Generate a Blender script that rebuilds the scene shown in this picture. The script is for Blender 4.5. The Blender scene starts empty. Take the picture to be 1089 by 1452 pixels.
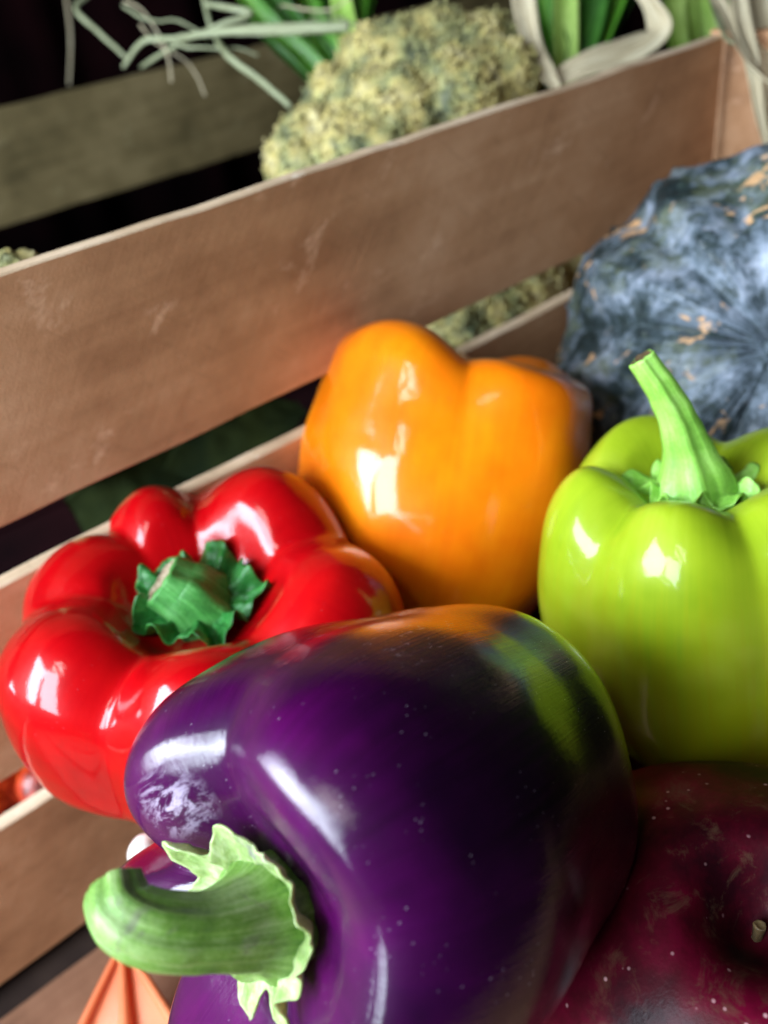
import bpy, bmesh, math, random
from math import pi, sin, cos, radians, sqrt, exp
from mathutils import Vector, Matrix, noise
random.seed(11)
S = bpy.context.scene
CM = 0.01
# ------------------------------------------------------------------ camera
# world: X runs along the crate wall, Y away through it, Z up; all lengths below in centimetres
CAM = Vector((0, 0, 30))
RIGHT = Vector((.758, -.639, -.122)); UP = Vector((.446, .375, .811)); BACK = Vector((-.473, -.671, .569))
RIGHT.normalize(); BACK = (BACK - RIGHT*BACK.dot(RIGHT)).normalized(); UP = BACK.cross(RIGHT)
FPX = 1257.0
def c2w(x, y, z):            # direction: x right, y up, z towards the viewer -> world
    return RIGHT*x + UP*y + BACK*z
def P(px, py, d):            # where something seen there, d cm deep, stands
    return CAM + RIGHT*((px-544.5)/FPX*d) - UP*((py-726)/FPX*d) - BACK*d
cam_d = bpy.data.cameras.new('camera'); cam = bpy.data.objects.new('camera', cam_d)
S.collection.objects.link(cam); S.camera = cam
m = Matrix.Identity(4)
for i in range(3):
    m[i][0] = RIGHT[i]; m[i][1] = UP[i]; m[i][2] = BACK[i]; m[i][3] = CAM[i]*CM
cam.matrix_world = m
cam_d.sensor_fit = 'VERTICAL'; cam_d.sensor_height = 36; cam_d.lens = 36*FPX/1452
cam_d.clip_start = .005; cam_d.clip_end = 50
cam_d.dof.use_dof = True; cam_d.dof.focus_distance = .172; cam_d.dof.aperture_fstop = 11
# ------------------------------------------------------------------ world and lamps
W = bpy.data.worlds.new('World'); S.world = W; W.use_nodes = True
bg = W.node_tree.nodes['Background']; bg.inputs[0].default_value = (.75, .85, 1, 1); bg.inputs[1].default_value = .014
def area(name, pos, target, sx, sy, power, col):
    l = bpy.data.lights.new(name, 'AREA'); l.shape = 'RECTANGLE'; l.size = sx*CM; l.size_y = sy*CM
    l.energy = power; l.color = col
    o = bpy.data.objects.new(name, l); S.collection.objects.link(o)
    o.location = Vector(pos)*CM
    o.rotation_euler = (Vector(target)-Vector(pos)).to_track_quat('-Z', 'Y').to_euler()
    return o
area('window_light', (-47, 0, 43), (8, 14, 15), 22, 44, 6.8, (.76, .87, 1))      # a window of two tall panes to the left
area('window_light', (-42, 31, 41), (8, 12, 15), 34, 38, 12.5, (.76, .87, 1))
sky_l = area('skylight', (-50, -14, 100), (12, 14, 14), 30, 27, 1.5, (1, .94, .90))  # daylight broken up by leaves above
sky_l.data.use_nodes = True; nt = sky_l.data.node_tree; em = nt.nodes['Emission']
ge = nt.nodes.new('ShaderNodeNewGeometry'); nz = nt.nodes.new('ShaderNodeTexNoise'); nz.inputs['Scale'].default_value = 3.0; nz.inputs['Detail'].default_value = 3
rp = nt.nodes.new('ShaderNodeValToRGB'); rp.color_ramp.elements[0].position = .46; rp.color_ramp.elements[0].color = (.03, .03, .03, 1); rp.color_ramp.elements[1].position = .52; rp.color_ramp.elements[1].color = (3.2, 3.2, 3.2, 1)
nt.links.new(ge.outputs['Parametric'], nz.inputs['Vector']); nt.links.new(nz.outputs['Fac'], rp.inputs[0]); nt.links.new(rp.outputs[0], em.inputs['Strength'])
S.view_settings.view_transform = 'Standard'; S.view_settings.look = 'None'
S.view_settings.exposure = -.08; S.view_settings.gamma = 1
S.render.engine = 'CYCLES'
S.render.resolution_x = 768; S.render.resolution_y = 1024

# ------------------------------------------------------------------ object helpers
COL = S.collection
def tag(o, label=None, cat=None, group=None, kind=None):
    if label: o['label'] = label
    if cat: o['category'] = cat
    if group: o['group'] = group
    if kind: o['kind'] = kind
    return o
def thing(name, label, cat, loc=(0, 0, 0), rot=None, group=None, kind=None):
    o = bpy.data.objects.new(name, None); COL.objects.link(o); o.empty_display_size = .01
    o.location = Vector(loc)*CM
    if rot is not None: o.rotation_euler = rot.to_euler()
    return tag(o, label, cat, group, kind)
def mesh(name, verts, faces, mats, parent=None, smooth=True, uvs=None, fm=None):
    me = bpy.data.meshes.new(name)
    me.from_pydata([(v[0]*CM, v[1]*CM, v[2]*CM) for v in verts], [], faces)
    if smooth: me.polygons.foreach_set('use_smooth', [True]*len(me.polygons))
    for mm in (mats if isinstance(mats, (list, tuple)) else [mats]): me.materials.append(mm)
    if fm: me.polygons.foreach_set('material_index', fm)
    if uvs:
        uv = me.uv_layers.new(name='UVMap'); li = [0.0]*(2*len(me.loops))
        for k, l in enumerate(me.loops):
            u = uvs[l.vertex_index]; li[2*k] = u[0]; li[2*k+1] = u[1]
        uv.data.foreach_set('uv', li)
    me.update()
    o = bpy.data.objects.new(name, me); COL.objects.link(o)
    if parent: o.parent = parent
    return o
def basis(zdir, xhint):
    z = Vector(zdir).normalized(); x = Vector(xhint); x = (x - z*x.dot(z)).normalized(); y = z.cross(x)
    return Matrix(((x[0], y[0], z[0]), (x[1], y[1], z[1]), (x[2], y[2], z[2])))
def cr(pts, t):
    """Catmull-Rom through a list of tuples, t in 0..1"""
    n = len(pts)-1; f = min(max(t, 0), 1)*n; i = min(int(f), n-1); u = f-i
    p0 = pts[max(i-1, 0)]; p1 = pts[i]; p2 = pts[i+1]; p3 = pts[min(i+2, n)]
    return [0.5*(2*b + (c-a)*u + (2*a-5*b+4*c-d)*u*u + (3*b-a-3*c+d)*u**3) for a, b, c, d in zip(p0, p1, p2, p3)]
def fbm(p, o=3):
    s = 0; a = 1
    for _ in range(o):
        s += a*noise.noise(p); p = p*2.03+Vector((3.1, 1.7, 5.3)); a *= .5
    return s
# ------------------------------------------------------------------ materials
class M:
    def __init__(s, name, rough=.5, coat=0, spec=.5, sss=0, coatr=.08):
        s.m = bpy.data.materials.new(name); s.m.use_nodes = True; s.t = s.m.node_tree; s.b = s.t.nodes['Principled BSDF']
        s.b.inputs['Roughness'].default_value = rough; s.b.inputs['Coat Weight'].default_value = coat
        s.b.inputs['Coat Roughness'].default_value = coatr; s.b.inputs['Specular IOR Level'].default_value = spec
        if sss:
            s.b.inputs['Subsurface Weight'].default_value = sss; s.b.inputs['Subsurface Radius'].default_value = (1, .6, .3)
            s.b.inputs['Subsurface Scale'].default_value = .003
        s.h = None
    def n(s, typ, **k):
        nd = s.t.nodes.new('ShaderNode'+typ)
        for a, v in k.items(): setattr(nd, a, v)
        return nd
    def l(s, a, b): s.t.links.new(a, b)
    def coords(s, kind='Object', scale=(1, 1, 1), rot=(0, 0, 0)):
        tc = s.n('TexCoord'); mr = s.n('Mapping'); mr.inputs['Rotation'].default_value = rot; s.l(tc.outputs[kind], mr.inputs[0])
        mp = s.n('Mapping'); mp.inputs['Scale'].default_value = scale
        s.l(mr.outputs[0], mp.inputs[0]); return mp.outputs[0]
    def noise(s, vec, scale, detail=4, rough=.55, dist=0):
        nd = s.n('TexNoise'); nd.inputs['Scale'].default_value = scale; nd.inputs['Detail'].default_value = detail
        nd.inputs['Roughness'].default_value = rough; nd.inputs['Distortion'].default_value = dist
        s.l(vec, nd.inputs['Vector']); return nd.outputs['Fac']
    def vor(s, vec, scale, out='Distance', feature='F1', rnd=1):
        nd = s.n('TexVoronoi', feature=feature); nd.inputs['Scale'].default_value = scale; nd.inputs['Randomness'].default_value = rnd
        s.l(vec, nd.inputs['Vector']); return nd.outputs[out]
    def ramp(s, fac, stops, interp='LINEAR'):
        r = s.n('ValToRGB'); r.color_ramp.interpolation = interp; e = r.color_ramp.elements
        while len(e) < len(stops): e.new(.5)
        for el, (p, c) in zip(e, stops):
            el.position = p; el.color = (*(c if isinstance(c, (tuple, list)) else (c, c, c)), 1)
        s.l(fac, r.inputs[0]); return r.outputs[0]
    def mix(s, fac, a, b, mode='MIX'):
        nd = s.n('Mix', data_type='RGBA', blend_type=mode)
        for sock, v in ((nd.inputs[0], fac), (nd.inputs[6], a), (nd.inputs[7], b)):
            if hasattr(v, 'links'): s.l(v, sock)
            else: sock.default_value = v if not isinstance(v, (tuple, list)) else (*v, 1)
        return nd.outputs[2]
    def math(s, op, a, b=0):
        nd = s.n('Math', operation=op)
        for sock, v in ((nd.inputs[0], a), (nd.inputs[1], b)):
            if hasattr(v, 'links'): s.l(v, sock)
            else: sock.default_value = v
        return nd.outputs[0]
    def bump(s, h, strength=.3, dist=.001, coat=False):
        b = s.n('Bump'); b.inputs['Strength'].default_value = strength; b.inputs['Distance'].default_value = dist
        s.l(h, b.inputs['Height'])
        if s.h: s.l(s.h, b.inputs['Normal'])
        s.h = b.outputs[0]; s.l(s.h, s.b.inputs['Normal'])
        if coat: s.l(s.h, s.b.inputs['Coat Normal'])
        return s
    def color(s, c):
        if hasattr(c, 'links'): s.l(c, s.b.inputs['Base Color'])
        else: s.b.inputs['Base Color'].default_value = (*c, 1)
        return s
    def roughness(s, v): s.l(v, s.b.inputs['Roughness']); return s

def skin(name, c_dark, c_main, c_light, rough=.32, streak=.25, sss=.25, coat=.8, dust_glint=0, far=None, coatr=.05):
    k = M(name, rough, coat, .12, sss, coatr)
    o = k.coords(); uv = k.coords('UV', (26, 1.6, 1)); uv2 = k.coords('UV', (120, 2.5, 1))
    big = k.noise(o, 38, 3); fine = k.noise(o, 900, 2)
    st = k.noise(uv, 2.2, 5, .6)
    f = k.math('ADD', k.math('MULTIPLY', big, .8), k.math('MULTIPLY', st, .2))
    c = k.ramp(f, [(.3, c_dark), (.5, c_main), (.72, c_light)])
    if far:      # far end: own yellow on the green, painted shade on the purple
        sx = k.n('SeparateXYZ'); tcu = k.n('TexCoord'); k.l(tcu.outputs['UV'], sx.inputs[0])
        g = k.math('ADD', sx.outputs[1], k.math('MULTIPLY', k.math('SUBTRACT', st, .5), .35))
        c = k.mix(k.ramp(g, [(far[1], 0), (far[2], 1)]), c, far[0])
    if dust_glint:  # pale specks: a dusting on the purple, painted glints on red and orange
        v = k.vor(k.coords('Object', (1, 1.9, .8), (.4, .3, .8)), 620, rnd=1); sp = k.ramp(v, [(0, 1), (.05, .8), (.15, 0)])
        g = k.ramp(k.noise(o, 140, 2), [(.54, 0), (.62, 1)])
        c = k.mix(k.math('MULTIPLY', k.math('MULTIPLY', sp, g), dust_glint), c, (.75, .65, .8))
    k.color(c)
    hs = k.noise(uv2, 2.5, 4, .6)
    k.bump(hs, streak, .0006, True).bump(k.noise(o, 55, 2), .22, .0012, True).bump(fine, .05, .0004, True)
    return k.m
M_red = skin('red_pepper_skin', (.32, .0006, .002), (.48, .0015, .004), (.58, .004, .005), streak=.02, dust_glint=.1)
M_org = skin('orange_pepper_skin', (.78, .15, .002), (.86, .21, .003), (.92, .30, .004), streak=.015, dust_glint=.08)
M_grn = skin('green_pepper_skin', (.20, .31, .007), (.29, .40, .014), (.38, .48, .04), streak=.02, coat=.5, far=((.30, .29, .003), .42, .68))
M_pur = skin('purple_pepper_skin', (.010, .0003, .014), (.042, .0003, .042), (.095, .0008, .080), rough=.38, streak=.14, sss=0, coat=1, dust_glint=.3, coatr=.06, far=((.004, .0005, .005), .26, .56))  # blossom end painted near-black to stand for the shade there

def stem_mat(name, base, light, dark, bark=None):
    k = M(name, .42, .15, .4, .15); uv = k.coords('UV', (14, .7, 1)); uv2 = k.coords('UV', (70, 4, 1)); o = k.coords()
    f = k.noise(uv, 2.0, 6, .65)
    c = k.ramp(k.math('ADD', k.math('MULTIPLY', f, .5), k.math('MULTIPLY', k.noise(o, 110, 5, .6), .5)), [(.36, dark), (.49, base), (.62, light)])
    if bark:
        c = k.mix(k.ramp(k.noise(o, 130, 5, .65, .6), [(.60, 0), (.68, .7)]), c, bark)
    fn = k.noise(o, 1400, 3, .7)
    c = k.mix(.25, c, k.ramp(fn, [(.3, dark), (.7, light)]))
    k.color(c).bump(k.noise(uv2, 2, 5), .35, .0008).bump(fn, .25, .0003)
    return k.m
M_stem_p = stem_mat('purple_pepper_stem', (.12, .27, .02), (.36, .50, .20), (.04, .13, .01), (.13, .09, .10))
M_cal_p = stem_mat('purple_pepper_calyx', (.32, .46, .14), (.52, .60, .33), (.14, .26, .05), (.14, .06, .20))
M_stem_g = stem_mat('green_pepper_stem', (.24, .55, .06), (.42, .74, .17), (.12, .32, .03))
M_cal_r = stem_mat('red_pepper_calyx', (.012, .15, .018), (.07, .36, .08), (.004, .05, .008))
M_stem_r = stem_mat('red_pepper_stump', (.05, .26, .04), (.16, .46, .13), (.01, .10, .01))
M_twig = stem_mat('brown_twig', (.09, .06, .03), (.18, .12, .05), (.03, .02, .01))
M_cut = M('dry_cut_end', .8); M_cut.color(M_cut.ramp(M_cut.noise(M_cut.coords(), 700, 4), [(.3, (.16, .09, .04)), (.7, (.55, .48, .33))])); M_cut = M_cut.m

def wood(name, c1, c2, c3, rot=.9, rough=.62, fuzz=.5):
    k = M(name, rough, 0, .35); o = k.coords('Object', (1, 1, 1), (0, rot, 0)); st = k.coords('Object', (45, 200, 330), (0, rot, 0))
    g = k.coords('Object', (9, 200, 130), (0, .06, 0))
    a = k.noise(st, 1, 5, .6, .5); b = k.noise(o, 26, 5, .6); d = k.noise(g, 1, 4, .6, .3)
    f = k.math('ADD', k.math('MULTIPLY', a, .09), k.math('ADD', k.math('MULTIPLY', b, .61), k.math('MULTIPLY', d, .3)))
    c = k.ramp(f, [(.36, c1), (.5, c2), (.64, c3)])
    sc = k.noise(k.coords('Object', (1, 1, 2.2), (0, .5, 0)), 38, 7, .75, .3)
    c = k.mix(k.ramp(sc, [(.6, 0), (.72, .55)]), c, (min(1, c3[0]*1.5), min(1, c3[1]*1.7), min(1, c3[2]*2)))
    c = k.mix(k.ramp(k.noise(k.coords('Object', (60, 60, 420), (0, -.75, 0)), 1, 3), [(.6, 0), (.72, .18)]), c, (c1[0]*.6, c1[1]*.6, c1[2]*.6))
    k.color(c).bump(a, fuzz*.35, .0006).bump(k.noise(o, 1500, 3, .7), .3, .0004)
    return k.m
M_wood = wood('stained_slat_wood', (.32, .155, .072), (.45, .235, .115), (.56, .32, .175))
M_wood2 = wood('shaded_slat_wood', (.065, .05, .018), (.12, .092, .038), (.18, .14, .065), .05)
M_edge = wood('sawn_edge_wood', (.36, .24, .14), (.54, .39, .25), (.70, .54, .38), .05, .75)
M_floor = wood('crate_floor_wood', (.18, .085, .045), (.28, .135, .075), (.36, .19, .11), .1)

def plain(name, stops, scale=60, rough=.6, coat=0, bumpd=.0008, bs=.4, sss=0, spec=.4):
    k = M(name, rough, coat, spec, sss); o = k.coords(); f = k.noise(o, scale, 5, .6)
    k.color(k.ramp(f, stops)).bump(k.noise(o, scale*5, 4), bs, bumpd); return k.m

# ------------------------------------------------------------------ peppers
def pepper_body(name, mat, parent, prof, creases, lobes, q=.6, eps=.02, nu=260, nv=170, wob=.12, seed=0, bend=(0, 0)):
    """prof stations: (rho, z, crease_radial, crease_drop, crown_weight, side_weight)"""
    V = []; F = []; UV = []
    creases = [(x if isinstance(x, tuple) else (x, 1)) for x in creases]; cwt = [x[1] for x in creases]; creases = [D(x[0]) for x in creases]
    n = len(creases); zs = [p[1] for p in prof]; zmin, zmax = min(zs), max(zs)
    for j in range(nv+1):
        v = j/nv; rho, z, a, b, cw, sw = cr(prof, v); rho = max(rho, 0)
        for i in range(nu):
            th = 2*pi*i/nu
            for L in range(n):
                c0 = creases[L]; c1 = creases[(L+1) % n]+(2*pi if L == n-1 else 0)
                tt = th-2*pi*math.floor((th-creases[0])/(2*pi))
                if c0 <= tt < c1 or (L == n-1): break
            s = (tt-c0)/(c1-c0); sn = sin(pi*min(max(s, 0), 1))
            bul = ((sn*sn+eps)**(q/2)-eps**(q/2))/((1+eps)**(q/2)-eps**(q/2)); w = (1-bul)*(cwt[L]+(cwt[(L+1) % n]-cwt[L])*s)
            dr, dz = lobes[L]; sb = sn*sn*(3-2*sn)/1.0 if sn < 1 else 1
            r = rho*(1-a*w+dr*sw*sn**1.5); zz = z-b*w+dz*cw*sn**1.5
            p = Vector((r*cos(th), r*sin(th), zz))
            nn = noise.noise(p*.22+Vector((seed, 3, 7)))*wob*2+noise.noise(p*.6+Vector((seed, 1, 2)))*wob*.6
            k = min(1, rho/1.5)
            p += Vector((cos(th), sin(th), .3))*nn*k
            h = (zz-zmin)/(zmax-zmin)
            p.x += bend[0]*(1-h)**2; p.y += bend[1]*(1-h)**2
            V.append(p); UV.append((abs(i/nu*2-1), v))
    for j in range(nv):
        for i in range(nu):
            i2 = (i+1) % nu
            F.append((j*nu+i, (j+1)*nu+i, (j+1)*nu+i2, j*nu+i2))
    return mesh(name, V, F, mat, parent, True, UV)

def tube(name, pts, mat, parent, nseg=40, nr=28, ribs=5, ribd=.06, cap=True, capmat=None, seed=0, wob=.03):
    """pts: (x,y,z,r)"""
    V = []; F = []; UV = []; fm = []
    prev = None
    for j in range(nseg+1):
        t = j/nseg; x, y, z, r = cr(pts, t); a = cr(pts, min(t+.01, 1)); b = cr(pts, max(t-.01, 0))
        d = (Vector(a[:3])-Vector(b[:3])).normalized()
        if prev is None: prev = d.orthogonal().normalized()
        prev = (prev-d*prev.dot(d)).normalized(); q = d.cross(prev)
        for i in range(nr):
            th = 2*pi*i/nr
            rr = r*(1+ribd*cos(ribs*th+.6*sin(2*t))+ribd*.5*cos((ribs*2+1)*th+1))
            p = Vector((x, y, z))+(prev*cos(th)+q*sin(th))*rr
            p += Vector((1, 1, 1))*noise.noise(p*2.2+Vector((seed, 0, 0)))*wob
            V.append(p); UV.append((abs(2*i/nr-1), t))
    for j in range(nseg):
        for i in range(nr):
            i2 = (i+1) % nr; F.append((j*nr+i, j*nr+i2, (j+1)*nr+i2, (j+1)*nr+i)); fm.append(0)
    mats = [mat]
    if cap:
        x, y, z, r = pts[-1]; a = Vector(cr(pts, 1)[:3]); b = Vector(cr(pts, .97)[:3]); d = (a-b).normalized()
        mats = [mat, capmat or mat]; base = nseg*nr
        rings = [(.86, .05*r), (.6, -.06*r), (.3, -.12*r)]
        prevb = base
        for (k, off) in rings:
            nb = len(V)
            for i in range(nr):
                p = Vector((x, y, z))+(Vector(V[base+i])-Vector((x, y, z)))*k+d*off
                p += d*noise.noise(p*5)*.06
                V.append(p); UV.append((.5, 1))
            for i in range(nr):
                i2 = (i+1) % nr; F.append((prevb+i, prevb+i2, nb+i2, nb+i)); fm.append(0 if k > .8 else 1)
            prevb = nb
        V.append(Vector((x, y, z))-d*.12*r); UV.append((.5, 1)); c = len(V)-1
        for i in range(nr): F.append((prevb+i, prevb+(i+1) % nr, c)); fm.append(1)
    return mesh(name, V, F, mats, parent, True, UV, fm)

def calyx(name, mat, parent, rfun, zfun, n=180, m=26, thick=.09, seed=0, r0=.2):
    V = []; F = []; UV = []
    for side in (0, 1):
        for j in range(m+1):
            for i in range(n):
                th = 2*pi*i/n; R = rfun(th); r = r0+(R-r0)*j/m
                z = zfun(th, r, r/R)
                p = Vector((r*cos(th), r*sin(th), z))
                p.z += noise.noise(p*2.4+Vector((seed, 0, 0)))*.12*(j/m)+noise.noise(p*6+Vector((seed, 0, 0)))*.05
                if side: p.z -= thick*(1-.55*(j/m)**4)
                V.append(p); UV.append((abs(2*i/n-1), j/m))
    o = (m+1)*n
    for j in range(m):
        for i in range(n):
            i2 = (i+1) % n
            F.append((j*n+i, (j+1)*n+i, (j+1)*n+i2, j*n+i2)); F.append((o+j*n+i, o+j*n+i2, o+(j+1)*n+i2, o+(j+1)*n+i))
    for i in range(n):
        i2 = (i+1) % n; F.append((m*n+i, o+m*n+i, o+m*n+i2, m*n+i2)); F.append((i, i2, o+i2, o+i))
    return mesh(name, V, F, mat, parent, True, UV)

D = radians
# standard profile (stem end up at z=0 crown, body downwards), scaled per pepper
def std_prof(R, H, cav=1.3, cavr=.9, taper=.72, ca=.10, drop=.9, bot=.5):
    return [(0, -cav, 0, 0, 0, 0), (cavr*.7, -cav*.98, .05, .0, 0, 0), (R*.34, -cav*.72, .06, .15, .15, 0), (R*.52, -cav*.12, .10, drop*.8, .8, .1),
            (R*.72, 0, .12, drop, 1, .5), (R*.90, -.09*H, ca*1.4, drop*.6, .7, 1), (R*.99, -.24*H, ca*1.2, .2, .2, 1), (R, -.42*H, ca, 0, 0, 1),
            (R*.95, -.6*H, ca, 0, 0, 1), (R*(taper+.1), -.78*H, ca*1.1, 0, 0, .8), (R*taper*.82, -.92*H, ca*1.6, -.1, 0, .4), (R*.42, -H, .2, -.35, 0, .1),
            (R*.18, -H*.975, .1, -.2, 0, 0), (0, -H*.95, 0, 0, 0, 0)]
# --- red
c = P(270, 803, 23.0)
ax = c2w(-.04, .74, .67)
red = thing('bell_pepper', 'glossy red bell pepper with a short dark green stump, left of the orange pepper', 'bell pepper', c, basis(ax, c2w(1, 0, 0)))
pr = std_prof(5.25, 8.6, 1.8, 1.1, .60, .06, .85)
# creases measured from camera right, counter-clockwise seen from the stem
cre = [(-48, .8), (30, .85), (100, 1), (140, .9), (188, .7), (248, .85)]
lob = [(.05, .1), (.05, .3), (-.04, -.1), (.0, -.3), (.08, .1), (.0, .15)]
rb = pepper_body('body', M_red, red, pr, cre, lob, q=.75, eps=.05, wob=.12, seed=4)
rst = tube('stem', [(0, 0, -1.8, 1.1), (-.25, .0, -1.2, .9), (-.55, .05, -.9, .78), (-.9, .1, -.6, .70)], M_stem_r, red, ribs=5, ribd=.12, capmat=M_cut)
def rc(th): return 1.68+.2*sin(5*th+1)+.10*sin(9*th)+.03*sin(23*th+2)
def zc(th, r, f): return -1.45+.45*f*f+.28*sin(9*th+2)*f**2+.15*sin(17*th)*f**2
calyx('calyx', M_cal_r, red, rc, zc, seed=3, r0=.4, thick=.12)
# --- orange (standing on its stem, lobed blossom end up)
c = P(654, 484, 29.4)
org = thing('bell_pepper', 'shiny orange bell pepper with its lobed end up, leaning on the crate slats', 'bell pepper', c, basis(c2w(.17, .97, .13), c2w(1, 0, 0)))
prof = [(0, -.75, 0, 0, 0, 0), (.6, -.7, .05, .1, .2, 0), (1.5, -.3, .1, .5, .8, .1), (2.5, -.02, .14, .8, 1, .3), (3.5, -.12, .16, .85, .9, .8), (4.2, -.8, .15, .6, .4, 1),
        (4.45, -2.2, .10, .2, 0, 1), (4.6, -4.0, .035, 0, 0, 1), (4.55, -6.0, .02, 0, 0, .9), (4.05, -7.9, .02, 0, 0, .6), (3.2, -9.4, .06, .3, 0, .2), (1.6, -9.6, 0, 0, 0, 0), (0, -9.2, 0, 0, 0, 0)]
pepper_body('body', M_org, org, prof, [(-88, .8), (12, .0), (85, .2), (172, .0)], [(.10, -.6), (-.05, -1.0), (-.05, -1.0), (.0, .2)], q=.85, eps=.06, wob=.15, seed=9)
# --- green
c = P(985, 654, 22.6)
grn = thing('bell_pepper', 'light green bell pepper standing upright with a tall pale green stem', 'bell pepper', c, basis(c2w(-.13, .90, .42), c2w(1, 0, 0)))
pr = std_prof(4.15, 10.5, 1.0, .9, .62, .05, .55)
pepper_body('body', M_grn, grn, pr, [-85, -20, 55, 150, 212], [(.03, .0), (.0, .1), (.0, .25), (.02, .1), (.02, .0)], q=.8, eps=.04, wob=.1, seed=21, bend=(.9, 0))
tube('stem', [(0, 0, -1.0, 1.1), (-.02, 0, -.45, .88), (-.2, 0, .45, .56), (-.5, 0, 1.4, .42), (-.9, 0, 2.2, .36), (-1.3, .1, 2.85, .31)], M_stem_g, grn, ribs=5, ribd=.12, capmat=M_twig)
calyx('calyx', M_stem_g, grn, lambda t: 1.45+.25*sin(5*t)+.16*sin(9*t+1), lambda t, r, f: -.75+.3*f*f+.2*sin(10*t)*f**2-.1, seed=8, r0=.4, thick=.16)
# --- purple
c = P(352, 1303, 14.4)
pax = c2w(-.63, -.14, .76)
pur = thing('bell_pepper', 'large dark purple bell pepper lying on its side with a curved green stem', 'bell pepper', c, basis(pax, c2w(0, 1, 0)))
pr = std_prof(4.1, 8.9, .6, .9, .8, .05, .6)
for q_, w_ in ((2, .25), (3, .75), (4, 1.1), (5, 1.15)): pr[q_] = pr[q_][:5]+(w_,)
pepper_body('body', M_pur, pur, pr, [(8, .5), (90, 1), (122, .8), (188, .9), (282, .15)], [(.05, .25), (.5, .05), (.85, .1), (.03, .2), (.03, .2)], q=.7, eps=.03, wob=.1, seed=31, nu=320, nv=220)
def scuff(mat, ctr, rad, col, amt, scale, thr):
    k = M.__new__(M); k.m = mat; k.t = mat.node_tree; k.b = k.t.nodes['Principled BSDF']; k.h = None
    o = k.coords(); vm = k.n('VectorMath', operation='DISTANCE'); k.l(o, vm.inputs[0]); vm.inputs[1].default_value = Vector(ctr)*CM
    near = k.ramp(k.math('DIVIDE', vm.outputs['Value'], rad*CM), [(.35, 1), (1, 0)])
    f = k.math('MULTIPLY', k.math('MULTIPLY', near, k.ramp(k.noise(k.coords('Object', (1, 2.2, 1), (.5, .3, .9)), scale, 8, .75, .6), [(thr, 0), (thr+.1, 1)])), amt)
    old = k.b.inputs['Base Color'].links[0].from_socket; k.l(k.mix(f, old, col), k.b.inputs['Base Color'])
def w2l(o, R3, p): return R3.transposed() @ (p-o)
PB = basis(pax, c2w(0, 1, 0))
def PL(px, py, d): return tuple(w2l(c, PB, P(px, py, d)))
scuff(M_pur, PL(222, 1175, 14.6), 1.1, (.62, .55, .70), .75, 160, .47)
scuff(M_pur, PL(440, 1230, 14.9), .9, (.45, .50, .42), .5, 120, .5)
scuff(M_pur, PL(560, 900, 16.5), 2.2, (.5, .45, .6), .35, 300, .58)
st = [PL(392, 1288, 15.3)+(1.25,), PL(378, 1294, 14.6)+(1.0,), PL(342, 1308, 14.0)+(.72,), PL(285, 1320, 13.5)+(.58,), PL(222, 1317, 13.2)+(.55,), PL(176, 1294, 13.2)+(.51,), PL(164, 1252, 13.5)+(.42,)]
tube('stem', st, M_stem_p, pur, nseg=90, nr=60, ribs=7, ribd=.045, wob=.03, capmat=M_cut)
def pk(t, c0, w): return exp(-(((t-D(c0)+pi) % (2*pi)-pi)/w)**2)
calyx('calyx', M_cal_p, pur, lambda t: 1.32+.07*sin(7*t)+.05*sin(13*t+1)+.55*pk(t, 58, .13)+.25*pk(t, 95, .2)+.5*pk(t, 172, .12)+.6*pk(t, 196, .10)+.25*pk(t, 20, .2),
      lambda t, r, f: -.42+.42*f*f+.07*sin(9*t)*f**2+.03*sin(23*t)*f**3+.35*pk(t, 58, .2)*f**4, seed=14, r0=.35, thick=.13)

# ------------------------------------------------------------------ pumpkin
k = M('mottled_pumpkin_rind', .62, .1, .4); o = k.coords(); 
a = k.noise(o, 60, 8, .72, .2); b2 = k.noise(o, 150, 5, .7, .2); d = k.noise(o, 30, 6, .68, .2)
cc = k.ramp(a, [(.39, (.006, .014, .015)), (.46, (.028, .046, .05)), (.52, (.12, .155, .19)), (.64, (.31, .35, .42))])
cc = k.mix(k.ramp(d, [(.52, 0), (.62, .7)]), cc, (.10, .12, .055))
uvs = k.coords('UV', (34, 1.2, 1)); sf = k.n('SeparateXYZ'); tcu = k.n('TexCoord'); k.l(tcu.outputs['UV'], sf.inputs[0])
cc = k.mix(k.math('MULTIPLY', k.ramp(k.noise(uvs, 2, 5, .6), [(.45, 0), (.62, 1)]), k.ramp(sf.outputs[1], [(.02, .6), (.16, 0)])), cc, (.25, .31, .40))
cc = k.mix(k.ramp(b2, [(.56, 0), (.63, .8)]), cc, (.02, .035, .03))
cc = k.mix(k.ramp(k.noise(k.coords('Object', (1, 1, 1.8)), 75, 4, .6, .6), [(.615, 0), (.66, .9)]), cc, (.62, .36, .17))
k.color(cc).bump(a, .5, .002).bump(b2, .6, .0012); M_pump = k.m
c = P(1092, 512, 32)
pum = thing('pumpkin', 'blue-grey mottled pumpkin with deep ribs in the corner of the crate', 'pumpkin', c, basis(c2w(-.36, -.06, .92), c2w(1, 0, 0)))
V = []; F = []; UVP = []; nu, nv = 360, 160; R = 7.9
gro = [D(x) for x in (-160, -112, -72, -30, 14, 58, 104, 133, 168)]
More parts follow.
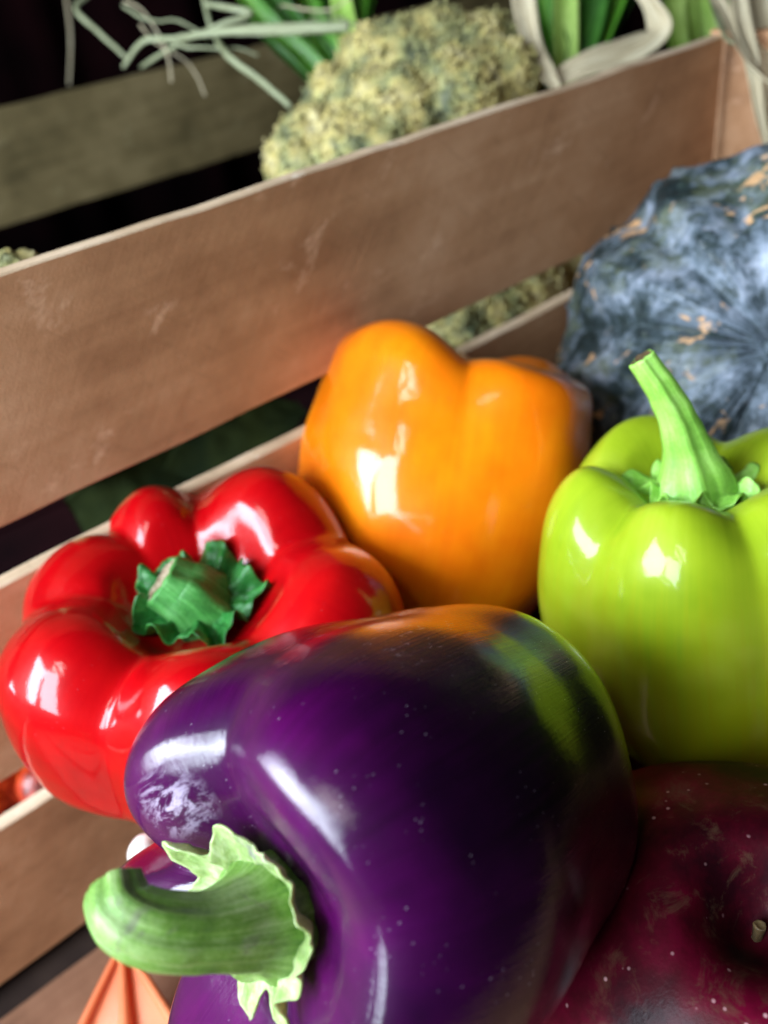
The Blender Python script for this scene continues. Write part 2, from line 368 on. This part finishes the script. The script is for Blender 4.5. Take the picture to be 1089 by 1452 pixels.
for j in range(nv+1):
    ph = pi*j/nv
    for i in range(nu):
        th = 2*pi*i/nu-pi; g = 9
        for G in gro:
            dd = abs((th-G+pi) % (2*pi)-pi)*(.55 if abs(G-D(104)) < .01 else 1); g = min(g, dd)
        gr = exp(-(g/.07)**2)*.2+exp(-(g/.28)**2)*.8
        r = R*(sin(ph)**.8); z = 5.9*cos(ph)
        z -= 1.5*exp(-(r/2.2)**2) if ph < pi/2 else 0
        kk = sin(ph)**1.2
        r *= 1-.07*gr*kk; z *= 1-.5*gr*kk*max(0, min(1, 1.3*cos(ph)+.25))
        p = Vector((r*cos(th), r*sin(th), z))
        p += p.normalized()*(fbm(p*.45, 3)*.14+noise.noise(p*1.5)*.06)
        wt = max(0, noise.noise(p*3.1+Vector((4, 4, 4)))-.38)*.55; p += p.normalized()*wt
        V.append(p); UVP.append((abs(2*i/nu-1), j/nv))
for j in range(nv):
    for i in range(nu):
        i2 = (i+1) % nu; F.append((j*nu+i, (j+1)*nu+i, (j+1)*nu+i2, j*nu+i2))
mesh('rind', V, F, M_pump, pum, True, UVP)
tube('blossom_scar', [(0, 0, 3.7, .6), (0, 0, 4.4, .4), (0, 0, 4.6, .3)], M_pump, pum, ribs=6, ribd=.15)

# ------------------------------------------------------------------ apple
def apple_mat():
    k = M('dark_red_apple_skin', .55, .12, .1, .05, .25); o = k.coords()
    n1 = k.noise(o, 45, 5, .6); c = k.ramp(n1, [(.36, (.015, .0005, .003)), (.5, (.06, .0007, .007)), (.66, (.14, .001, .02))])
    rs = k.ramp(k.noise(o, 95, 8, .75, .6), [(.54, 0), (.68, .5)])
    near = k.n('SeparateXYZ'); tc = k.n('TexCoord'); k.l(tc.outputs['UV'], near.inputs[0])
    nf = k.ramp(near.outputs[1], [(.0, 1), (.22, .8), (.38, 0)])
    c = k.mix(k.math('MULTIPLY', rs, nf), c, (.13, .085, .045))
    sp = k.ramp(k.vor(o, 260), [(0, 1), (.06, .7), (.13, 0)])
    c = k.mix(k.math('MULTIPLY', sp, k.ramp(k.noise(o, 90, 1), [(.45, 0), (.55, .9)])), c, (.70, .38, .40))
    k.color(c).bump(n1, .2, .001).bump(k.noise(o, 1200, 2), .12, .0004, True); return k.m
M_apple = apple_mat()
def apple(label, c, axis, R=4.6, seed=0, group=None):
    t = thing('apple', label, 'apple', c, basis(axis, (1, .1, .2)), group)
    V = []; F = []; UV = []; nu, nv = 120, 90
    for j in range(nv+1):
        ph = pi*j/nv; 
        for i in range(nu):
            th = 2*pi*i/nu; r = R*sin(ph)*(1-.06*(1-cos(ph))); z = R*.9*cos(ph)-1.5*R/4.6*exp(-(r/1.1)**2)*(1 if ph < 1.5 else -.6)
            r *= 1+.025*cos(5*th)*(1 if ph > .6 else .3); p = Vector((r*cos(th), r*sin(th), z))
            p += p.normalized()*noise.noise(p*.3+Vector((seed, 0, 0)))*.2*R/4.6
            V.append(p); UV.append((abs(2*i/nu-1), j/nv))
    for j in range(nv):
        for i in range(nu):
            i2 = (i+1) % nu; F.append((j*nu+i, (j+1)*nu+i, (j+1)*nu+i2, j*nu+i2))
    mesh('body', V, F, M_apple, t, True, UV)
    tube('stalk', [(0, 0, R*.50, .12), (.05, 0, R*.58, .10), (.12, .05, R*.66, .12)], M_twig, t, nseg=10, nr=10, capmat=M_twig)
    return t
apple('dark crimson apple speckled with pale dots, below the green pepper', P(1043, 1392, 19.0), c2w(-.14, .68, .71), 4.75, 1)
for i, (x, y, z) in enumerate([(5.5, 13.5, 5.6), (13.5, 10.5, 5.6), (2.5, 4.5, 5.4), (11, 2.2, 5.5), (19.5, 14.5, 5.6)]):
    apple('dark crimson apple half hidden in the bottom layer under the peppers', (x, y, z), (random.uniform(-.5, .5), random.uniform(-.5, .5), 1), 4.2, 5+i, 'apples in the bottom layer of the crate')

# ------------------------------------------------------------------ crates
SL = 6.16; GAP = 1.58; TOP = 23.7; TH = .55
def slat(name, x0, x1, z0, z1, y, th, mats, parent, axis='X', seed=0, edge=True):
    """a sawn board; grid so its edges can be a little uneven; sawn edges use the second material"""
    bm = bmesh.new(); n = max(2, int((x1-x0)/1.2)); rows = []
    for i in range(n+1):
        x = x0+(x1-x0)*i/n
        e = lambda k: noise.noise(Vector((x*.35, seed*3.1+k, .5)))*.05+noise.noise(Vector((x*1.7, seed*3.1+k, .5)))*.04
        w = noise.noise(Vector((x*.08, seed*7.7, 2)))*.12
        zt, zb = z1+e(0), z0+e(5); b = .05
        ring = [(y+w+b, zt), (y+w, zt-b), (y+w, zb+b), (y+w+b, zb), (y+w+th-b, zb), (y+w+th, zb+b), (y+w+th, zt-b), (y+w+th-b, zt)]
        if axis == 'X': rows.append([bm.verts.new((x*CM, a*CM, q*CM)) for a, q in ring])
        else: rows.append([bm.verts.new((a*CM, x*CM, q*CM)) for a, q in ring])
    for i in range(n):
        for k in range(8):
            f = bm.faces.new((rows[i][k], rows[i][(k+1) % 8], rows[i+1][(k+1) % 8], rows[i+1][k])); f.material_index = 1 if (edge and k in (3, 7, 0, 6, 2, 4)) else 0
    f = bm.faces.new(rows[0]); f.material_index = 1 if edge else 0
    f = bm.faces.new(list(reversed(rows[-1]))); f.material_index = 1 if edge else 0
    bmesh.ops.recalc_face_normals(bm, faces=bm.faces)
    me = bpy.data.meshes.new(name); bm.to_mesh(me); bm.free()
    for q in mats: me.materials.append(q)
    o = bpy.data.objects.new(name, me); COL.objects.link(o); o.parent = parent
    return o
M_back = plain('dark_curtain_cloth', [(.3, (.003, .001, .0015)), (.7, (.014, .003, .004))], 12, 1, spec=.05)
cr1 = thing('wooden_crate', 'brown slatted wooden crate holding the peppers and the pumpkin', 'crate', (0, 0, 0))
XR = 36.2; XL = -42
for i in range(3):
    zt = TOP-i*(SL+GAP); slat('slat', XL, XR-.9, zt-SL, zt, 22, TH, (M_wood, M_edge), cr1, seed=i+1)
    if i == 2: slat('slat', XL, XR-.9, zt-SL, zt, -14, TH, (M_wood, M_edge), cr1, seed=i+11)
    slat('end_board', 10.5, 23.2, zt-SL, zt, XR, .8, (M_wood, M_wood), cr1, 'Y', seed=i+21)
    slat('end_board', -15, 23.2, zt-SL, zt, XL-.8, .8, (M_wood, M_edge), cr1, 'Y', seed=i+31)
for i in range(6):
    y0 = -13.2+i*5.95; slat('floor_board', XL, XR-.2, .1, .9, y0, 5.2, (M_floor, M_floor), cr1, seed=50+i)
cr2 = thing('wooden_crate', 'dim olive-brown slatted crate behind, holding the broccoli and the leeks', 'crate', (0, 24, 0))
for i in (0, 2):
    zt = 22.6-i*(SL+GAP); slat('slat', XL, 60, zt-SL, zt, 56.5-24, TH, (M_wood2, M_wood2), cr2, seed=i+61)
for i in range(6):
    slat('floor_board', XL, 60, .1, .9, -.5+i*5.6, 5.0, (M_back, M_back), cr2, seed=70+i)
# tabletop the crates stand on
M_tab = plain('dark_tabletop', [(.3, (.01, .006, .005)), (.7, (.03, .018, .013))], 20, .9, spec=.08)
tb = mesh('tabletop', [(-90, -60, 0), (140, -60, 0), (140, 130, 0), (-90, 130, 0), (-90, -60, -3), (140, -60, -3), (140, 130, -3), (-90, 130, -3)],
     [(0, 1, 2, 3), (7, 6, 5, 4), (0, 4, 5, 1), (1, 5, 6, 2), (2, 6, 7, 3), (3, 7, 4, 0)], M_tab, None, False); tag(tb, kind='structure')
V = []; F = []
for i in range(161):
    x = -90+i*1.6; y = 100+1.6*sin(i*.55)+.8*sin(i*1.3+1)
    V += [(x, y, .1), (x+.5*sin(i), y, 90)]
for i in range(160): F.append((2*i, 2*i+2, 2*i+3, 2*i+1))
bk = mesh('back_curtain', V, F, M_back); tag(bk, kind='structure')
sm = bk.modifiers.new('cloth', 'SOLIDIFY'); sm.thickness = .003

# ------------------------------------------------------------------ broccoli
kb = M('broccoli_buds', .75, 0, .25); o = kb.coords(); n1 = kb.noise(o, 55, 4, .6); n2 = kb.noise(o, 300, 3, .6)
c1 = kb.ramp(n1, [(.33, (.06, .08, .04)), (.43, (.26, .26, .10)), (.55, (.46, .38, .13)), (.68, (.52, .46, .24))])
c1 = kb.mix(kb.ramp(n2, [(.35, .45), (.6, 0)]), c1, (.12, .12, .09)); kb.color(c1); M_bud = kb.m
M_stalk = plain('broccoli_stalk', [(.3, (.10, .18, .04)), (.7, (.28, .38, .14))], 80)
ico = bmesh.new(); bmesh.ops.create_icosphere(ico, subdivisions=1, radius=1); IV = [v.co.copy() for v in ico.verts]; IF = [[v.index for v in f.verts] for f in ico.faces]; ico.free()
def broccoli(label, c, lumps, nb, bud, seed, down=(0, 0, -1)):
    rnd = random.Random(seed); t = thing('broccoli', label, 'broccoli', c, group='broccoli heads in the rear crate')
    for (lx, ly, lz, lr) in lumps:
        Ce = Vector((lx, ly, lz)); V = []; F = []
        nu, nv = 36, 22
        for j in range(nv+1):
            for i in range(nu):
                th = 2*pi*i/nu; ph = pi*j/nv; d = Vector((sin(ph)*cos(th), sin(ph)*sin(th), cos(ph)))
                V.append(Ce+d*lr*(1+.12*noise.noise(d*3+Ce)))
        for j in range(nv):
            for i in range(nu): i2 = (i+1) % nu; F.append((j*nu+i, (j+1)*nu+i, (j+1)*nu+i2, j*nu+i2))
        q = int(nb*lr*lr)
        for _ in range(q):
            z = rnd.uniform(-.5, 1); a = rnd.uniform(0, 2*pi); s = sqrt(1-z*z); d = Vector((s*cos(a), s*sin(a), z))
            p = Ce+d*lr*(1+.12*noise.noise(d*3+Ce)+rnd.uniform(-.03, .07)+.13*noise.noise(d*7+Ce)); b = bud*rnd.uniform(.7, 1.4); n0 = len(V)
            V += [p+v*b for v in IV]; F += [[n0+k for k in f] for f in IF]
        fl = mesh('floret', V, F, M_bud, t, True)
        tube('floret_stalk', [(*(Ce-Vector((0, 0, lr*.6))), lr*.35), (*(Ce*.5+Vector((0, 0, -lr*.9))), lr*.3), (0, 0, -6.5, .9)], M_stalk, fl, nseg=8, nr=12, ribs=4)
    tube('stalk', [(0, 0, -3, 1.3), (0, 0, -5, 1.4), (.1, 0, -8, 1.5)], M_stalk, t, nseg=10, nr=18, ribs=6)
    return t
C0 = P(580, 165, 37)
def rel(px, py, d, r): v = P(px, py, d)-C0; return (v.x, v.y, v.z, r)
_r = random.Random(5); BL = []
for px_, py_, d_, r_ in [(620, 95, 37.5, 2.2), (575, 115, 37, 2.2), (680, 95, 37.5, 1.9), (510, 170, 37, 2.1), (455, 215, 36.5, 1.8), (560, 180, 35.8, 2.2), (640, 150, 36, 2.2), (530, 235, 35.6, 2.2), (440, 255, 36, 1.6), (690, 130, 36.5, 1.8)]:
    BL.append((px_, py_, d_, r_*1.0))
    for _q in range(3): BL.append((px_+_r.uniform(-38, 38), py_+_r.uniform(-26, 26), d_-_r.uniform(.0, .5), r_*_r.uniform(.6, .8)))
broccoli('large yellowing broccoli crown rising above the front slat', C0,
         [rel(x_, y_, d_, r_) for x_, y_, d_, r_ in BL], 400, .06, 3)
C0 = P(700, 440, 38.5)
broccoli('green and yellow broccoli head glimpsed under the front slat beside the pumpkin', C0,
         [rel(690, 440, 38.5, 2.0), rel(740, 420, 39, 1.9), rel(790, 400, 41, 2.0), rel(640, 470, 38, 1.8), rel(720, 380, 41, 2.2)], 330, .07, 5)
C0 = P(0, 385, 31)
broccoli('tiny pale green broccoli tip peeking over the slat at the far left', C0, [rel(15, 385, 29, .6), rel(40, 378, 29.4, .5), rel(-10, 392, 29, .7)], 300, .07, 6)

# ------------------------------------------------------------------ leaves
M_leaf = M('scallion_leaf', .4, .2, .4, .1); uv = M_leaf.coords('UV', (10, .8, 1))
M_leaf.color(M_leaf.ramp(M_leaf.noise(uv, 2, 4), [(.36, (.012, .08, .004)), (.5, (.05, .20, .012)), (.68, (.22, .42, .06))])).bump(M_leaf.noise(M_leaf.coords('UV', (60, 1, 1)), 2, 3), .3, .0006); M_leaf = M_leaf.m
M_leafd = plain('dark_leek_leaf', [(.3, (.01, .05, .006)), (.7, (.05, .17, .02))], 30, .45)
M_leafl = plain('light_leek_leaf', [(.3, (.20, .36, .05)), (.7, (.42, .58, .16))], 40, .45)
M_dry = M('dry_leaf', .7, 0, .3); uv = M_dry.coords('UV', (8, 1.5, 1))
M_dry.color(M_dry.ramp(M_dry.noise(uv, 2, 5), [(.3, (.26, .20, .11)), (.5, (.52, .44, .28)), (.68, (.66, .62, .44))])).bump(M_dry.noise(M_dry.coords('UV', (50, 2, 1)), 2, 4), .5, .001); M_dry = M_dry.m
M_pale = M('pale_stalk', .6, 0, .3); uv = M_pale.coords('UV', (6, 3, 1))
M_pale.color(M_pale.ramp(M_pale.noise(uv, 2, 5), [(.3, (.10, .11, .05)), (.5, (.24, .26, .14)), (.68, (.38, .42, .27))])); M_pale = M_pale.m
def blade(name, pts, mat, parent, fold=.35, n=26, m=6, th=.05, tw=0, seed=0, face=None):
    """leaf blade; pts (px,py,depth,half width cm)"""
    Q = [(*P(a, b, d), w) for a, b, d, w in pts]; V = []; F = []; UV = []; o0 = parent.location/CM if parent else Vector((0, 0, 0))
    fc = face or BACK
    for side in (0, 1):
        for j in range(n+1):
            t = j/n; x, y, z, w = cr(Q, t); a = Vector(cr(Q, min(t+.02, 1))[:3]); b = Vector(cr(Q, max(t-.02, 0))[:3]); d = (a-b).normalized()
            s = d.cross(fc).normalized(); q = s.cross(d)
            ang = tw*t+.3*noise.noise(Vector((t*3, seed, 0))); s, q = s*cos(ang)+q*sin(ang), q*cos(ang)-s*sin(ang)
            for i in range(m+1):
                u = 2*i/m-1
                p = Vector((x, y, z))+s*w*u+q*(fold*w*u*u+.12*w*noise.noise(Vector((t*9, u*2, seed))))-q*th*side*(1-u*u*.7)-o0
                V.append(p); UV.append((i/m, t))
    k = m+1; o = (n+1)*k
    for j in range(n):
        for i in range(m):
            F.append((j*k+i, j*k+i+1, (j+1)*k+i+1, (j+1)*k+i)); F.append((o+j*k+i, o+(j+1)*k+i, o+(j+1)*k+i+1, o+j*k+i+1))
        F.append((j*k, (j+1)*k, o+(j+1)*k, o+j*k)); F.append((j*k+m, o+j*k+m, o+(j+1)*k+m, (j+1)*k+m))
    F.append(tuple([i for i in range(k)]+[o+m-i for i in range(k)])); F.append(tuple([n*k+m-i for i in range(k)]+[o+n*k+i for i in range(k)]))
    return mesh(name, V, F, mat, parent, True, UV)
b1 = thing('leek_bunch', 'fan of green leek leaves behind the broccoli crown', 'leeks', P(500, 130, 44))
for i, (x0, y0, x1, y1, w, dd) in enumerate([(455, 110, 330, -25, .55, 44), (470, 105, 372, -40, .6, 44.6), (480, 100, 415, -50, .6, 44.2), (490, 95, 455, -60, .6, 44.9), (500, 85, 490, -60, .55, 44.1), (505, 70, 522, -60, .5, 44.6), (445, 118, 350, 20, .35, 45.4), (515, 60, 545, -50, .45, 45)]):
    blade('leaf', [(x0+30, y0+60, dd+1, w*.7), (x0, y0, dd, w), ((x0+x1)/2-6, (y0+y1)/2, dd, w), (x1, y1, dd, w*.7)], (M_leaf, M_leafd, M_leaf, M_leafd, M_leafl)[i % 5], b1, seed=i, tw=.5*sin(i*2), fold=.9)
b2 = thing('leek_bunch', 'green leek leaves with a pale dried husk between the broccoli and the crate corner', 'leeks', P(800, 110, 38))
for i, (x0, x1, w, dd) in enumerate([(790, 770, .55, 38), (800, 800, .5, 37.6), (815, 835, .6, 38), (828, 862, .55, 38.4), (775, 745, .5, 38.4), (842, 880, .35, 39)]):
    blade('leaf', [(x0, 160, dd+1, w*.8), (x0, 100, dd, w), (x1, 20, dd, w*1.05), (x1+(x1-805)*.5, -60, dd, w)], (M_leaf, M_leafl, M_leafd, M_leaf, M_leafd, M_leafd)[i], b2, seed=10+i, tw=.6*sin(i*3), fold=.8)
blade('dry_leaf', [(742, -60, 36.5, .45), (742, 0, 36.2, .5), (752, 60, 35.8, .45), (775, 105, 35.6, .35), (790, 125, 35.6, .2)], M_dry, b2, seed=20)
blade('dry_leaf', [(778, 118, 36, .3), (830, 95, 36, .55), (890, 78, 36.5, .75), (935, 48, 37, .6), (925, 10, 37.6, .35), (905, -20, 38, .3)], M_dry, b2, seed=21, tw=1.0)
blade('dry_leaf', [(740, 75, 37, .28), (710, 50, 37.5, .28), (676, 22, 38, .2)], M_pale, b2, seed=22)
b3 = thing('leek_bunch', 'bright pale green leek shanks standing at the crate corner', 'leeks', P(985, 60, 41))
for i, (x0, x1, w, dd) in enumerate([(962, 955, .75, 42), (990, 990, .8, 41.6), (1015, 1022, .7, 42)]):
    blade('leaf', [(x0, 110, dd, w), (x0, 50, dd, w), (x1, -10, dd, w), (x1, -60, dd, w)], (M_leafl, M_leafl, M_leaf)[i], b3, seed=30+i, fold=.9)
blade('dry_leaf', [(985, -60, 36, .3), (1022, 10, 35, .32), (1050, 70, 34, .26), (1072, 100, 33.6, .22), (1110, 135, 33, .3)], M_dry, b3, seed=34, tw=.8)
blade('dry_leaf', [(1042, -60, 35.5, .42), (1048, 10, 35, .40), (1066, 90, 34, .3), (1076, 160, 33.6, .22), (1088, 212, 33.2, .12)], M_dry, b3, seed=35)
blade('dry_leaf', [(1085, -60, 36, .6), (1080, 20, 35.5, .6), (1088, 110, 34.6, .5), (1098, 200, 34, .3)], M_dry, b3, seed=36)
blade('dry_leaf', [(1015, -60, 37, .2), (1008, -10, 36, .25), (1030, 55, 35, .18), (1060, 60, 34.5, .12)], M_pale, b3, seed=37, tw=1)
def strand(label, pts, mat=M_pale, r=.14):
    Q = [(*(P(a, b, d)-P(*pts[0][:3])), r*w) for a, b, d, w in pts]
    o = tube('dry_stalk', Q, mat, None, nseg=40, nr=10, ribs=3, ribd=.1); o.location = P(*pts[0][:3])*CM
    tag(o, label, 'dry stalk', 'dry stalks trailing over the rear crate'); return o
strand('long pale stalk running level across to the leek fan', [(175, 95, 44, .6), (205, 58, 43, .9), (250, 55, 42, 1), (310, 45, 41, 1.3), (400, 42, 40, 1.9), (495, 38, 39.5, 1.6)])
strand('pale stalk slanting down towards the broccoli crown', [(285, -20, 42, .7), (300, 40, 42, .8), (325, 80, 41, 1.1), (365, 110, 40.5, 1.1), (412, 150, 40, .9)])
strand('forked pale stalk hanging at the upper left', [(150, -20, 46, .8), (108, 10, 45, .9), (140, 45, 45, .9), (180, 82, 45, .7)])
strand('short curled stalk above the level one', [(290, 5, 42, .8), (330, 12, 41, .9), (355, 20, 41, 1), (300, 40, 41.5, .8), (240, 70, 43, .8), (200, 95, 44.5, .6)])
strand('thin brown stalk hanging straight down at the far left', [(90, -30, 60, .7), (100, 50, 60, .7), (98, 120, 60, .5)], M_dry)

# ------------------------------------------------------------------ small things low in the crate
kt = plain('orange_plastic', [(.3, (.72, .16, .05)), (.7, (.85, .26, .10))], 20, .45, .1, .0005, .1)
ot = thing('plastic_tray', 'salmon orange plastic tray edge with raised ribs, low beside the purple pepper', 'tray', P(190, 1400, 27.5))
def pp(px, py, d): return P(px, py, d)-ot.location/CM
def wedge(name, a, b, c_, th):
    A, B, C_ = pp(*a), pp(*b), pp(*c_); nrm = (B-A).cross(C_-A).normalized()*th
    mesh(name, [A, B, C_, A-nrm, B-nrm, C_-nrm], [(0, 1, 2), (5, 4, 3), (0, 3, 4, 1), (1, 4, 5, 2), (2, 5, 3, 0)], kt, ot, False)
wedge('panel', (172, 1335, 28), (60, 1560, 26), (330, 1560, 25), .3)
def rib(a, b, w):
    Q = [(*pp(*a), w*.5), (*pp(*b), w)]; tube('rib', [Q[0], tuple((u+v)/2 for u, v in zip(*Q)), Q[1]], kt, ot, nseg=6, nr=12, ribs=2)
rib((172, 1338, 27.8), (95, 1500, 26.2), .16); rib((172, 1338, 27.8), (180, 1520, 25.6), .22); rib((175, 1338, 27.8), (290, 1520, 25.2), .2)
M_skinp = plain('onion_skin', [(.3, (.55, .48, .42)), (.7, (.78, .72, .66))], 90, .5)
onion = thing('garlic_clove', 'small pale garlic clove wedged between the red and purple peppers', 'garlic', P(206, 1216, 22.5))
V = []; F = []
for j in range(21):
    for i in range(24):
        ph = pi*j/20; th = 2*pi*i/24; V.append(.62*Vector((.75*sin(ph)*cos(th)*(1+.15*cos(3*th)), .7*sin(ph)*sin(th), 1.1*cos(ph)+.3*sin(ph)*cos(th))))
for j in range(20):
    for i in range(24): i2 = (i+1) % 24; F.append((j*24+i, (j+1)*24+i, (j+1)*24+i2, j*24+i2))
mesh('clove', V, F, M_skinp, onion)

M_tom = plain('tomato_skin', [(.4, (.10, .008, .002)), (.52, (.42, .03, .004)), (.66, (.62, .11, .01))], 75, .4, .2)
for i, (px, py, d, r) in enumerate([(8, 1150, 31, 1.5), (72, 1118, 31.5, 1.3)]):
    V = []; F = []
    for j in range(25):
        for q in range(40):
            ph = pi*j/24; th = 2*pi*q/40; rr = r*(1+.07*abs(sin(3*th+i))*sin(ph)); V.append(Vector((rr*sin(ph)*cos(th), rr*sin(ph)*sin(th), rr*.85*cos(ph)-.3*exp(-(ph/.4)**2))))
    for j in range(24):
        for q in range(40): q2 = (q+1) % 40; F.append((j*40+q, (j+1)*40+q, (j+1)*40+q2, j*40+q2))
    t = mesh('tomato', V, F, M_tom, None); t.location = P(px, py, d)*CM; t.rotation_euler = (.5, .4+i, 0)
    tag(t, ['red orange tomato in the slat gap at the lower left edge', 'smaller red orange tomato in the slat gap beside the red pepper'][i], 'tomato', 'tomatoes behind the slat gap')
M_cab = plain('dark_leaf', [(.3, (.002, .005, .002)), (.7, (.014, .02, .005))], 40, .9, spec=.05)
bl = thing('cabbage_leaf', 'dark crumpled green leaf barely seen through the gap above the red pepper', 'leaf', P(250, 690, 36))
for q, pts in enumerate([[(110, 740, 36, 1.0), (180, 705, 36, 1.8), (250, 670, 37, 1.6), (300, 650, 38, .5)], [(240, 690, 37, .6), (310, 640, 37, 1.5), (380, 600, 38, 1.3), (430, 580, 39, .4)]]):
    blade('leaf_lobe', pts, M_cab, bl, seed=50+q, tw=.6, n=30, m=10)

rf = random.Random(8)
for q in range(9):     # fine dry fibres tangled over the rear crate
    x, y, d = rf.uniform(170, 470), rf.uniform(-20, 60), rf.uniform(41, 46); pts = []
    a = rf.uniform(-.6, .9)
    for z in range(6):
        pts.append((x, y, d, rf.uniform(.25, .5))); a += rf.uniform(-.6, .6); x += 26*cos(a); y += 22*sin(a)+6
    strand('fine dry fibre tangled above the rear crate rail', pts, M_dry if q % 2 else M_pale)
